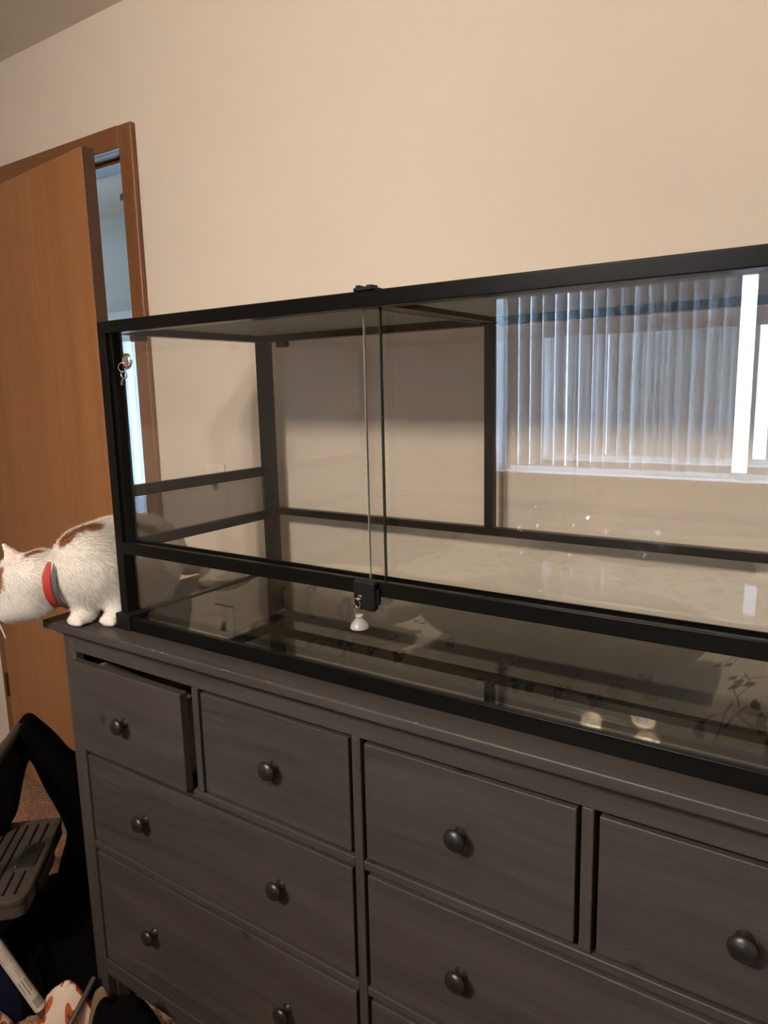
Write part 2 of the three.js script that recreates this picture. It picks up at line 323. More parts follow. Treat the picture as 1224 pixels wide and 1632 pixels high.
  drawer(m(D2R), m(D2L), Y1B, Y1T, [[m(0.588), 0.792]], 1.23);
  drawer(m(D1R), m(S), Y1B, Y1T, [[m(0.2186), 0.79]], 0.37);
  drawer(S, D2R, Y2B, Y2T, [[0.23, 0.567], [0.598, 0.567]], 0.52);
  drawer(m(D2R), m(S), Y2B, Y2T, [[m(0.588), 0.563], [m(0.22), 0.563]], 0.93);
  drawer(S, D2R, Y3B, Y3T, [[0.228, 0.308], [0.598, 0.316]], 1.07);
  drawer(m(D2R), m(S), Y3B, Y3T, [[m(0.588), 0.308], [m(0.22), 0.308]], 0.29);
}

// ------------------------------------------------------------------ glass tank
const TX = 0.1647, TL = 1.2237, TY = 0.96, TH = 0.6019, ZF = -0.031, ZB = -0.479;
const tank = thing('glass_tank', 'large empty glass reptile tank with black metal frame and sliding doors on the dresser', 'terrarium');
{
  const B = M.black, X0 = TX, X1 = TX + TL, XM = TX + TL / 2, y = (h) => TY + h;
  const PF = 0.0235, PB = 0.0355;                                     // post widths, front and back
  const bar = (n, a, l) => mesh(n, a, B, tank, l);
  bar('post', [bx(X0, X0 + PF, y(0.03), y(TH - 0.022), ZF - 0.03, ZF, 0.0015, 'y'), bx(X0 + PF, X0 + 0.034, y(0.1773), y(TH - 0.022), ZF - 0.03, ZF - 0.006, 0.001, 'y')]);
  bar('post', [bx(X1 - PF, X1, y(0.03), y(TH - 0.022), ZF - 0.03, ZF, 0.0015, 'y'), bx(X1 - 0.034, X1 - PF, y(0.1773), y(TH - 0.022), ZF - 0.03, ZF - 0.006, 0.001, 'y')]);
  bar('post', bx(X0, X0 + PB, y(0.024), y(TH - 0.022), ZB, ZB + 0.022, 0.0015, 'y'));
  bar('post', bx(X1 - PB, X1, y(0.024), y(TH - 0.022), ZB, ZB + 0.022, 0.0015, 'y'));
  // corner feet
  for (const [a, b] of [[X0 - 0.001, X0 + 0.042], [X1 - 0.042, X1 + 0.001]]) mesh('corner_foot', bx(a, b, y(0), y(0.033), ZF - 0.035, ZF + 0.014, 0.003), M.plasticBlack, tank);
  // top frame
  bar('top_rail', [bx(X0, X1, y(TH - 0.022), y(TH), ZF - 0.03, ZF, 0.0015), bx(X0 + 0.001, X1 - 0.001, y(TH - 0.001), y(TH + 0.0012), ZF - 0.027, ZF - 0.004, 0.0008)]);
  bar('top_rail', bx(X0, X1, y(TH - 0.022), y(TH), ZB, ZB + 0.03, 0.0015));
  bar('top_rail', bx(X0, X0 + 0.024, y(TH - 0.022), y(TH), ZB + 0.03, ZF - 0.03, 0.0015, 'z'));
  bar('top_rail', bx(X1 - 0.024, X1, y(TH - 0.022), y(TH), ZB + 0.03, ZF - 0.03, 0.0015, 'z'));
  bar('top_crossbar', bx(XM - 0.012, XM + 0.012, y(TH - 0.016), y(TH - 0.002), ZB + 0.03, ZF - 0.03, 0.0015, 'z'));
  mesh('top_trim', [bx(XM - 0.016, XM - 0.0135, y(TH - 0.0185), y(TH - 0.0165), ZB + 0.03, ZF - 0.03, 0), bx(XM + 0.0135, XM + 0.016, y(TH - 0.0185), y(TH - 0.0165), ZB + 0.03, ZF - 0.03, 0)], M.steel, tank);
  // middle rail at the front with its door tracks, middle rails behind and at the sides
  bar('middle_rail', [bx(X0 + PF, X1 - PF, y(0.154), y(0.1773), ZF - 0.012, ZF, 0.0015), bx(X0 + PF, X1 - PF, y(0.154), y(0.168), ZF - 0.036, ZF - 0.012, 0.001), bx(X0 + PF, X1 - PF, y(0.168), y(0.1765), ZF - 0.0385, ZF - 0.036, 0.0006)]);
  bar('middle_rail', bx(X0 + PB, X1 - PB, y(0.1686), y(0.185), ZB, ZB + 0.02, 0.0015));
  for (const [a, b] of [[X0, X0 + 0.014], [X1 - 0.014, X1]]) {
    bar('side_rail', bx(a, b, y(0.262), y(0.2848), ZB + 0.022, ZF - 0.03, 0.0015, 'z'));
    bar('side_rail', bx(a, b, y(0.155), y(0.1766), ZB + 0.022, ZF - 0.03, 0.0015, 'z'));
    bar('side_rail', bx(a, b, y(0.0), y(0.0234), ZB + 0.022, ZF - 0.03, 0.0015, 'z'));
  }
  bar('mullion', bx(XM - 0.0092, XM + 0.0092, y(0.185), y(TH - 0.022), ZB, ZB + 0.02, 0.0015, 'y'));
  bar('bottom_rail', [bx(X0 + 0.042, X1 - 0.042, y(0.0), y(0.027), ZF - 0.001, ZF + 0.010, 0.002), bx(X0 + 0.042, X1 - 0.042, y(0.0), y(0.012), ZF - 0.02, ZF - 0.0012, 0.001)]);
  bar('bottom_rail', bx(X0 + PB, X1 - PB, y(0), y(0.024), ZB, ZB + 0.02, 0.0015));
  mesh('bottom_panel', bx(X0 + 0.014, X1 - 0.014, y(0.014), y(0.020), ZB + 0.02, ZF - 0.0015, 0), M.floorBlack, tank, 'glossy black floor panel');
  // panes
  const G = M.glass, L = M.glassLower;
  mesh('front_pane', bx(X0 + PF - 0.003, X1 - PF + 0.003, y(0.022), y(0.157), ZF - 0.018, ZF - 0.013, 0), L, tank, 'low fixed glass pane across the front');
  const dl = mesh('sliding_door', bx(X0 + 0.030, 0.8025, y(0.169), y(TH - 0.014), ZF - 0.0205, ZF - 0.0155, 0), G, tank, 'left sliding glass door');
  const dr = mesh('sliding_door', bx(0.7665, X1 - 0.030, y(0.169), y(TH - 0.014), ZF - 0.0325, ZF - 0.0275, 0), G, tank, 'right sliding glass door');
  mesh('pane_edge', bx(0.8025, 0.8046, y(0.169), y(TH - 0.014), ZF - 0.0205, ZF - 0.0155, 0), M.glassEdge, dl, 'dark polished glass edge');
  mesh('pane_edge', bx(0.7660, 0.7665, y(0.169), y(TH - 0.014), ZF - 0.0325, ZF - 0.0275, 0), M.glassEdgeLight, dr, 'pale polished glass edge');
  for (const [a, b] of [[X0 + PB - 0.004, XM - 0.006], [XM + 0.006, X1 - PB + 0.004]]) mesh('back_pane', bx(a, b, y(0.18), y(TH - 0.018), ZB + 0.008, ZB + 0.012, 0), G, tank);
  mesh('back_pane', bx(X0 + PB - 0.004, X1 - PB + 0.004, y(0.018), y(0.172), ZB + 0.008, ZB + 0.012, 0), L, tank);
  for (const x of [X0 + 0.007, X1 - 0.007]) {
    mesh('side_pane', bx(x - 0.002, x + 0.002, y(0.28), y(TH - 0.018), ZB + 0.018, ZF - 0.026, 0), G, tank);
    mesh('side_pane', bx(x - 0.002, x + 0.002, y(0.018), y(0.16), ZB + 0.018, ZF - 0.026, 0), L, tank);
  }
  // wire screens
  const wires = (u0, u1, v0, v1, pitch, place, r = 0.00032) => {
    const out = [], q = 0.00005;
    for (let u = u0 + pitch / 2; u < u1; u += pitch) out.push(place(u - r, u + r, v0, v1, q));
    for (let v = v0 + pitch / 2; v < v1; v += pitch) out.push(place(u0, u1, v - r, v + r, -q));
    return out;
  };
  const stuff = (m) => { m.userData.kind = 'stuff'; return m; };
  const pb = (a, b, c, d, e, f) => new THREE.BoxGeometry(b - a, d - c, f - e).translate((a + b) / 2, (c + d) / 2, (e + f) / 2);
  for (const x of [X0 + 0.007, X1 - 0.007]) stuff(mesh('vent_screen', wires(ZB + 0.02, ZF - 0.028, y(0.1766), y(0.262), 0.0036, (a, b, c, d, q) => pb(x - 0.0003 + q, x + 0.0003 + q, c, d, a, b), 0.0007), M.wire, tank, 'fine black wire vent screen'));
  for (const [a0, b0] of [[X0 + 0.024, XM - 0.012], [XM + 0.012, X1 - 0.024]]) stuff(mesh('top_screen', wires(a0, b0, ZB + 0.028, ZF - 0.028, 0.0026, (a, b, c, d, q) => pb(a, b, y(TH - 0.0072) + q, y(TH - 0.0066) + q, c, d), 0.00048), M.wire, tank, 'fine black wire mesh lid'));
  // little clips that hold the screens
  for (const [x, z] of [[X0 + 0.012, -0.112]]) mesh('screen_clip', bx(x - 0.006, x + 0.016, y(TH - 0.034), y(TH - 0.0215), z - 0.014, z + 0.014, 0.003), M.plasticBlack, tank);
  for (const x of [0.252]) mesh('screen_clip', bx(x - 0.013, x + 0.013, y(TH - 0.036), y(TH - 0.0215), ZB + 0.012, ZB + 0.032, 0.003), M.plasticBlack, tank);
  mesh('lid_latch', [bx(0.770, 0.802, y(TH), y(TH + 0.006), ZF - 0.03, ZF + 0.002, 0.0025), bx(0.770, 0.777, y(TH + 0.004), y(TH + 0.010), ZF - 0.02, ZF - 0.004, 0.002), bx(0.788, 0.800, y(TH + 0.004), y(TH + 0.009), ZF - 0.02, ZF - 0.004, 0.002)], M.plasticBlack, tank);
  // lock block at the meeting of the doors
  mesh('lock_block', [bx(0.7615, 0.8015, y(0.134), y(0.178), ZF - 0.0, ZF + 0.012, 0.003), bx(0.768, 0.7985, y(0.1305), y(0.145), ZF - 0.0, ZF + 0.008, 0.004), bx(0.8015, 0.8055, y(0.142), y(0.166), ZF, ZF + 0.007, 0.001)], M.plasticBlack, tank);
  const kw = mesh('keyhole', new THREE.TorusGeometry(0.003, 0.0009, 8, 16).translate(0.7745, y(0.1525), ZF + 0.0124), M.steel, tank);
  // chrome cam lock on the left door
  const lock = mesh('door_lock', lathe([[0, 0.006], [0.008, 0.0058], [0.0125, 0.0035], [0.0138, 0.001], [0.0138, 0]], 30).rotateX(Math.PI / 2).translate(0.2275, y(0.527), ZF - 0.0155), M.chrome, tank, 'chrome disc lock on the left door');
  mesh('lock_rim', new THREE.TorusGeometry(0.0138, 0.0013, 8, 30).translate(0.2275, y(0.527), ZF - 0.0148), M.steel, lock);
}
// key hanging on its ring from the lock
{
  const k = thing('lock_key', 'small steel key hanging from the chrome lock at the left end of the tank', 'key', [0.2225, 1.472, -0.040]);
  mesh('key_ring', new THREE.TorusGeometry(0.0085, 0.0006, 8, 28).rotateY(0.5).translate(0.0, 0.004, 0.001), M.steel, k);
  const bow = new THREE.TorusGeometry(0.0075, 0.0013, 8, 24).scale(1.15, 0.85, 1).rotateZ(-0.35).translate(0.0005, -0.010, 0);
  mesh('key_bow', bow, M.steel, k);
  mesh('key_blade', [new RoundedBoxGeometry(0.0042, 0.013, 0.0022, 2, 0.0008).rotateZ(-0.52).translate(-0.0065, -0.0215, 0), new RoundedBoxGeometry(0.005, 0.0035, 0.0018, 2, 0.0006).rotateZ(-0.52).translate(-0.0085, -0.0268, 0)], M.steel, k);
}
// suction cup on a chain of rings below the lock block
{
  const s = thing('suction_cup', 'small clear suction cup hanging on two steel rings below the lock block', 'suction cup', [0.7705, 1.0665, -0.021]);
  mesh('cup', lathe([[0.0, 0.018], [0.0055, 0.018], [0.0062, 0.0165], [0.0058, 0.0145], [0.0048, 0.013], [0.0052, 0.0112], [0.0065, 0.0105], [0.0085, 0.008], [0.0128, 0.003], [0.0142, -0.0015], [0.0145, -0.0035], [0.0128, -0.0042], [0.011, -0.001], [0.006, 0.004], [0, 0.005]], 32), M.rubberClear, s);
  mesh('ring', new THREE.TorusGeometry(0.0078, 0.0007, 8, 28).rotateY(0.35).translate(0.0015, 0.0235, 0), M.chrome, s);
  mesh('ring', new THREE.TorusGeometry(0.0068, 0.0008, 8, 28).scale(0.75, 1.1, 1).rotateZ(0.45).translate(-0.0015, 0.036, 0.002), M.chrome, s);
}
// wrinkled clear film left on the right door
{
  seed = 41;
  const f = thing('plastic_film', 'crinkled clear plastic film clinging to the right sliding door', 'plastic film', [0, 0, 0]);
  function sheet(x0, x1, y0, y1, n, m, amp, cut) {
    const P = [], I = [];
    for (let j = 0; j <= m; j++) for (let i = 0; i <= n; i++) {
      const u = i / n, v = j / m, e = 0.5 * amp;
      P.push(x0 + (x1 - x0) * u + rr(-1, 1) * (x1 - x0) / n * 0.33, y0 + (y1 - y0) * v + rr(-1, 1) * (y1 - y0) / m * 0.33, -0.0545 + e + rr(-1, 1) * amp * 0.5);
    }
    for (let j = 0; j < m; j++) for (let i = 0; i < n; i++) {
      const u = (i + 0.5) / n, v = (j + 0.5) / m;
      if (!cut(u, v)) continue;
      const a = j * (n + 1) + i; I.push(a, a + 1, a + n + 2, a, a + n + 2, a + n + 1);
    }
    const g = new THREE.BufferGeometry(); g.setAttribute('position', new THREE.Float32BufferAttribute(P, 3)); g.setIndex(I);
    const h = g.toNonIndexed(); h.computeVertexNormals(); return h;
  }
  mesh('film_sheet', sheet(0.985, 1.135, 1.150, 1.300, 34, 34, 0.0026, (u, v) => u > 0.12 - 0.1 * v && u < 0.62 + 0.38 * v && v < 0.98 - 0.25 * (1 - u) && v > 0.03 + 0.05 * Math.sin(u * 9)), M.film, f);
  mesh('film_scrap', sheet(1.115, 1.235, 1.165, 1.285, 20, 20, 0.0020, (u, v) => Math.hypot((u - 0.45) * 1.1, v - 0.5) < 0.42 && Math.abs(u - v) < 0.5), M.film, f);
}

// ------------------------------------------------------------------ light switch on the wall
{
  const s = thing('light_switch', 'almond light switch plate on the wall behind the tank', 'light switch', [-0.0605, 1.179, ZW]);
  mesh('plate', bx(-0.0365, 0.0365, -0.0585, 0.0585, 0, 0.006, 0.003), M.almond, s);
  mesh('toggle_slot', bx(-0.007, 0.007, -0.013, 0.013, 0.0055, 0.0072, 0.001), M.switchDark, s);
  mesh('toggle', new RoundedBoxGeometry(0.009, 0.016, 0.012, 2, 0.002).rotateX(0.6).translate(0, 0.004, 0.011), M.switchDark, s, 'dark toggle');
  for (const yy of [-0.03, 0.03]) mesh('screw', new THREE.CylinderGeometry(0.003, 0.003, 0.0015, 12).rotateX(Math.PI / 2).translate(0, yy, 0.0062), M.steel, s);
}

// ------------------------------------------------------------------ cat
{
  const V = (x, y, z) => new THREE.Vector3(x, y, z);
  // joints and radii: tapered capsules joined by a smooth minimum
  const bones = [
    [V(0.080, 1.062, -0.050), 0.076, V(0.022, 1.058, -0.20), 0.090],   // trunk
    [V(0.068, 1.085, -0.036), 0.073, V(0.05, 1.09, -0.11), 0.074],      // shoulders
    [V(0.028, 1.062, -0.20), 0.086, V(0.004, 1.045, -0.265), 0.062],   // rump
    [V(0.066, 1.062, -0.022), 0.052, V(0.026, 1.051, 0.009), 0.043],   // neck
    [V(0.066, 1.03, -0.015), 0.040, V(0.076, 0.985, -0.010), 0.023],   // front leg
    [V(0.118, 1.03, -0.06), 0.034, V(0.136, 0.985, -0.045), 0.021],    // other front leg
    [V(0.070, 1.03, -0.185), 0.060, V(0.084, 1.0, -0.145), 0.043],     // haunch
    [V(-0.03, 1.03, -0.19), 0.060, V(-0.022, 1.0, -0.15), 0.040],
    [V(0.098, 0.977, -0.195), 0.018, V(0.106, 0.976, -0.12), 0.018],   // hind foot
    [V(-0.01, 1.03, -0.30), 0.028, V(-0.035, 0.99, -0.375), 0.021], [V(-0.035, 0.99, -0.375), 0.021, V(0.02, 0.978, -0.43), 0.016],  // tail
  ];
  const headBones = [
    [V(0.024, 1.053, 0.012), 0.043, V(-0.002, 1.057, 0.030), 0.053],   // nape
    [V(-0.004, 1.055, 0.034), 0.055, V(-0.044, 1.047, 0.056), 0.055],  // skull and cheeks
    [V(-0.012, 1.011, 0.046), 0.042, V(-0.054, 1.001, 0.068), 0.040],  // jaw ruff
    [V(-0.072, 1.026, 0.076), 0.035, V(-0.096, 1.018, 0.092), 0.0235],  // muzzle
  ];
  const paws = [[V(0.078, 0.974, 0.002), [0.021, 0.0155, 0.025]], [V(0.138, 0.974, -0.032), [0.0195, 0.0155, 0.025]], [V(0.108, 0.974, -0.115), [0.019, 0.014, 0.026]]];
  const toes = [];
  for (const [c] of paws) for (const k of [-1.5, -0.5, 0.5, 1.5]) toes.push([V(c.x + k * 0.0092, 0.9695, c.z + 0.019 - Math.abs(k) * 0.003), 0.0086]);
  const tmp = V(0, 0, 0), ab = V(0, 0, 0);
  function capsule(p, [a, ra, b, rb]) {
    ab.subVectors(b, a); const t = clamp(tmp.subVectors(p, a).dot(ab) / ab.lengthSq());
    return tmp.copy(a).addScaledVector(ab, t).distanceTo(p) - (ra + (rb - ra) * t);
  }
  const smin = (a, b, k) => { const h = clamp(0.5 + 0.5 * (b - a) / k); return b + (a - b) * h - k * h * (1 - h); };
  function ear(p, base, tip, side, w) {                                // thin cupped cone
    ab.subVectors(tip, base); const L = ab.length(); side = side.clone().addScaledVector(ab, -side.dot(ab) / (L * L)).normalize(); const t = clamp(tmp.subVectors(p, base).dot(ab) / (L * L), -0.3, 1);
    const q = tmp.copy(p).sub(base).addScaledVector(ab, -t);
    const along = q.dot(side), r = w * (1 - t) + 0.002; q.addScaledVector(side, -along);
    return Math.max(Math.hypot(along / 1.0, 0) - r, q.length() - 0.0055 - 0.004 * (1 - t)) * 0.8;
  }
  const earA = [V(-0.038, 1.085, 0.060), V(-0.069, 1.124, 0.067), V(0.80, 0.42, -0.42).normalize(), 0.022];
  const earB = [V(-0.098, 1.070, 0.026), V(-0.128, 1.104, 0.033), V(0.80, 0.42, -0.42).normalize(), 0.019];
  function sdf(p) {
    let d = 1;
    for (const b of bones) d = smin(d, capsule(p, b), 0.02);
    let h = 1;
    for (const b of headBones) h = smin(h, capsule(p, b), 0.02);
    d = smin(d, h, 0.014);
    for (const [c, r] of paws) { const k = Math.hypot((p.x - c.x) / r[0], (p.y - c.y) / r[1], (p.z - c.z) / r[2]); d = smin(d, (k - 1) * 0.017, 0.012); }
    for (const [c, r] of toes) d = smin(d, c.distanceTo(p) - r, 0.004);
    d = smin(d, ear(p, ...earA), 0.006); d = smin(d, ear(p, ...earB), 0.006);
    return p.z < 0.0277 ? Math.max(d, 0.9612 - p.y) : d;                                  // flat where it rests on the dresser
  }
  const N = 124, cx = 0.0, cy = 1.06, cz = -0.155, half = 0.29;
  const mc = new MarchingCubes(N, new THREE.MeshStandardMaterial(), false, false, 400000);
  const p = V(0, 0, 0);
  for (let k = 0; k < N; k++) for (let j = 0; j < N; j++) for (let i = 0; i < N; i++) {
    p.set(cx + (2 * i / N - 1) * half, cy + (2 * j / N - 1) * half, cz + (2 * k / N - 1) * half);
    const far = p.y < 0.935 || p.y > 1.2 || p.x > 0.2;
    mc.field[i + N * j + N * N * k] = far ? -0.05 : -sdf(p);
  }
  mc.isolation = 0; mc.update();
  let g = new THREE.BufferGeometry();
  const cnt = mc.count ?? mc.geometry.drawRange.count;
  g.setAttribute('position', new THREE.BufferAttribute(mc.positionArray.slice(0, cnt * 3), 3));
  g.setAttribute('normal', new THREE.BufferAttribute(mc.normalArray.slice(0, cnt * 3), 3));
  g.scale(half, half, half); g.translate(cx, cy, cz);
  g = mergeVertices(g, 1e-5); g.computeVertexNormals();
  const patches = [[[0.064, 1.130, 0.006], [0.078, 1.151, -0.043], 0.0185], [[0.090, 1.150, -0.13], [0.097, 1.132, -0.175], 0.016], [[-0.002, 1.112, 0.059], [0.008, 1.115, 0.042], 0.0065], [[-0.038, 1.073, 0.102], [-0.034, 1.050, 0.108], 0.012]];
  const white = [0.80, 0.745, 0.685], ginger = [0.27, 0.10, 0.036], pink = [0.72, 0.46, 0.38];
  function coat(P, s) {
    let w = 0;
    for (const [a, b, r] of patches) { const d = capsule(P, [V(...a), r, V(...b), r]) + 0.012 * (noise3(P.x * 160, P.y * 90, P.z * 160, 3) - 0.5); w = Math.max(w, 1 - smooth(-0.002, 0.006, d)); }
    const k = 0.93 + 0.1 * noise3(P.x * 90, P.y * 90, P.z * 90, 7);
    const e = 1 - smooth(0.0, 0.016, capsule(P, [V(-0.033, 1.093, 0.062), 0.004, V(-0.053, 1.121, 0.065), 0.002]));
    return [0, 1, 2].map((c) => { const v = white[c] * (1 - e * 0.5) + pink[c] * e * 0.5; return (v * (1 - w) + ginger[c] * w) * k; });
  }
  const pos = g.attributes.position, col = new Float32Array(pos.count * 3), nor = g.attributes.normal;
  for (let i = 0; i < pos.count; i++) col.set(coat(p.fromBufferAttribute(pos, i), 0), i * 3);
  g.setAttribute('color', new THREE.BufferAttribute(col, 3));
  const fur = std(lin(1, 1, 1), 0.95, { vertexColors: true });
  const cat = tag(mesh('cat', g, fur), 'white cat with ginger patches and a red collar crouching beside the tank', 'cat');
  // coat of fine hair
  seed = 99;
  const strand = new THREE.ConeGeometry(0.00042, 0.0090, 3, 2).translate(0, 0.0045, 0);
  { const q = strand.attributes.position; for (let i = 0; i < q.count; i++) q.setX(i, q.getX(i) + 7 * q.getY(i) ** 2 * 3.2); strand.computeVertexNormals(); }
  const want = [], idx = g.index.array, A = V(0, 0, 0), Bv = V(0, 0, 0), C = V(0, 0, 0), n = V(0, 0, 0), flow = V(0, 0, 0);
  for (let t = 0; t < idx.length; t += 3) {
    A.fromBufferAttribute(pos, idx[t]); Bv.fromBufferAttribute(pos, idx[t + 1]); C.fromBufferAttribute(pos, idx[t + 2]);
    const area = tmp.subVectors(Bv, A).cross(ab.subVectors(C, A)).length() / 2;
    if (A.y < 0.968 && A.z < 0.0277) continue;
    const isEar = A.y > 1.093 && A.x < -0.018;
    let q = area * (isEar ? 50000 : 130000); q = Math.floor(q) + (rnd() < q % 1 ? 1 : 0);
    for (; q > 0; q--) {
      let u = rnd(), v = rnd(); if (u + v > 1) { u = 1 - u; v = 1 - v; }
      const P = V(0, 0, 0).addScaledVector(A, 1 - u - v).addScaledVector(Bv, u).addScaledVector(C, v);
      n.fromBufferAttribute(nor, idx[t]).normalize();
      flow.set(0.25, -0.55, -0.75); if (P.x < 0.01 && P.z > 0) flow.set(0.75, -0.35, -0.5);
      flow.addScaledVector(n, -flow.dot(n)).normalize();
      const dir = V(n.x, n.y, n.z).multiplyScalar(0.5).addScaledVector(flow, 0.85).add(V(rr(-0.3, 0.3), rr(-0.3, 0.3), rr(-0.3, 0.3))).normalize();
      want.push([P, dir, (P.y < 0.99 || isEar ? 0.45 : P.y > 1.1 && P.x > 0 ? 1.15 : 0.9) * rr(0.7, 1.2)]);
    }
  }
  const hair = new THREE.InstancedMesh(strand, std(lin(1, 1, 1), 0.9), want.length);
  const Mx = new THREE.Matrix4(), Q = new THREE.Quaternion(), Y = V(0, 1, 0), cc = new THREE.Color();
  want.forEach(([P, d, s], i) => {
    Q.setFromUnitVectors(Y, d); Mx.compose(P, Q, V(1, s, 1)); hair.setMatrixAt(i, Mx);
    const c = coat(P, 1), k = rr(0.92, 1.1); hair.setColorAt(i, cc.setRGB(c[0] * k, c[1] * k, c[2] * k));
  });
  hair.name = 'fur'; hair.userData.kind = 'stuff'; hair.castShadow = hair.receiveShadow = true; cat.add(hair);
  // collars round the neck
  const neckAxis = V(-0.82, -0.06, 0.56).normalize();
  function collar(name, center, ry, rz, w, th, mat, label) {
    const prof = [[-w, 0], [-w * 0.9, th], [w * 0.9, th], [w, 0]], pts = [], I = [], seg = 56;
    const up = V(0, 1, 0).addScaledVector(neckAxis, -neckAxis.y).normalize(), side = V(0, 0, 0).crossVectors(neckAxis, up);
    for (let i = 0; i <= seg; i++) { const a = i / seg * Math.PI * 2; for (const [s, o] of prof) { const q = V(...center).addScaledVector(neckAxis, s).addScaledVector(up, Math.cos(a) * (ry + o)).addScaledVector(side, Math.sin(a) * (rz + o)); pts.push(q.x, q.y, q.z); } }
    for (let i = 0; i < seg; i++) for (let j = 0; j < 3; j++) { const a = i * 4 + j; I.push(a, a + 1, a + 5, a, a + 5, a + 4); }
    const cg = new THREE.BufferGeometry(); cg.setAttribute('position', new THREE.Float32BufferAttribute(pts, 3)); cg.setIndex(I); cg.computeVertexNormals();
    const mm = mat.clone(); mm.side = THREE.DoubleSide;
    return mesh(name, cg, mm, cat, label);
  }
  const red = collar('collar', [0.0235, 1.0500, 0.0110], 0.0545, 0.0545, 0.0085, 0.0025, std(lin(0.40, 0.028, 0.022), 0.75), 'red fabric collar');
  collar('collar', [0.0375, 1.0500, 0.0015], 0.0565, 0.0575, 0.0048, 0.0022, std(lin(0.085, 0.085, 0.095), 0.7), 'grey fabric collar');
  mesh('buckle', new RoundedBoxGeometry(0.012, 0.012, 0.010, 2, 0.002).translate(0.045, 0.997, 0.012), std(lin(0.10, 0.10, 0.11), 0.5), cat, 'grey plastic buckle');
  const whiskers = [];
  for (let i = 0; i < 7; i++) { const a = rr(-0.02, 0.03), b = rr(-0.01, 0.02); whiskers.push(tube([[-0.092, 1.003, 0.104], [-0.081 + a * 0.6, 0.969, 0.104 + b], [-0.065 + a, 0.941 + rr(-0.008, 0.008), 0.106 + b]], 0.0005, 8, 4)); }
  mesh('whiskers', whiskers, std(lin(0.85, 0.82, 0.78), 0.6), cat);
for (const [x, z] of [[-0.0600, 0.1000], [-0.0920, 0.0540]]) mesh('eye', new THREE.SphereGeometry(0.0088, 16, 12).translate(x, 1.060, z), phys(lin(0.20, 0.17, 0.05), 0.08), cat, 'yellow green eye');
  mesh('nose', new THREE.SphereGeometry(1, 14, 10).scale(0.0065, 0.005, 0.0055).translate(-0.1145, 1.0255, 0.1055), std(lin(0.60, 0.28, 0.24), 0.5), cat, 'pink nose');
}
// crumpled white bag lying behind the cat
{
  seed = 5;
  const g = new THREE.IcosahedronGeometry(1, 4), q = g.attributes.position, v = new THREE.Vector3();
  for (let i = 0; i < q.count; i++) { v.fromBufferAttribute(q, i); const n = 0.7 + 0.75 * noise3(v.x * 2.6 + 5, v.y * 2.6 + 5, v.z * 2.6 + 5, 12); q.setXYZ(i, v.x * n * 0.05, Math.max(v.y * n * 0.028 + 0.02, 0.0005), v.z * n * 0.078); }
  g.deleteAttribute('normal'); g.deleteAttribute('uv'); const h = toCreasedNormals(mergeVertices(g, 1e-4), 0.35);
  const bag = tag(mesh('crumpled_bag', h, std(lin(0.62, 0.54, 0.45), 0.6)), 'crumpled white plastic bag lying on the dresser behind the cat', 'bag');
  bag.position.set(0.108, 0.9605, -0.375);
}

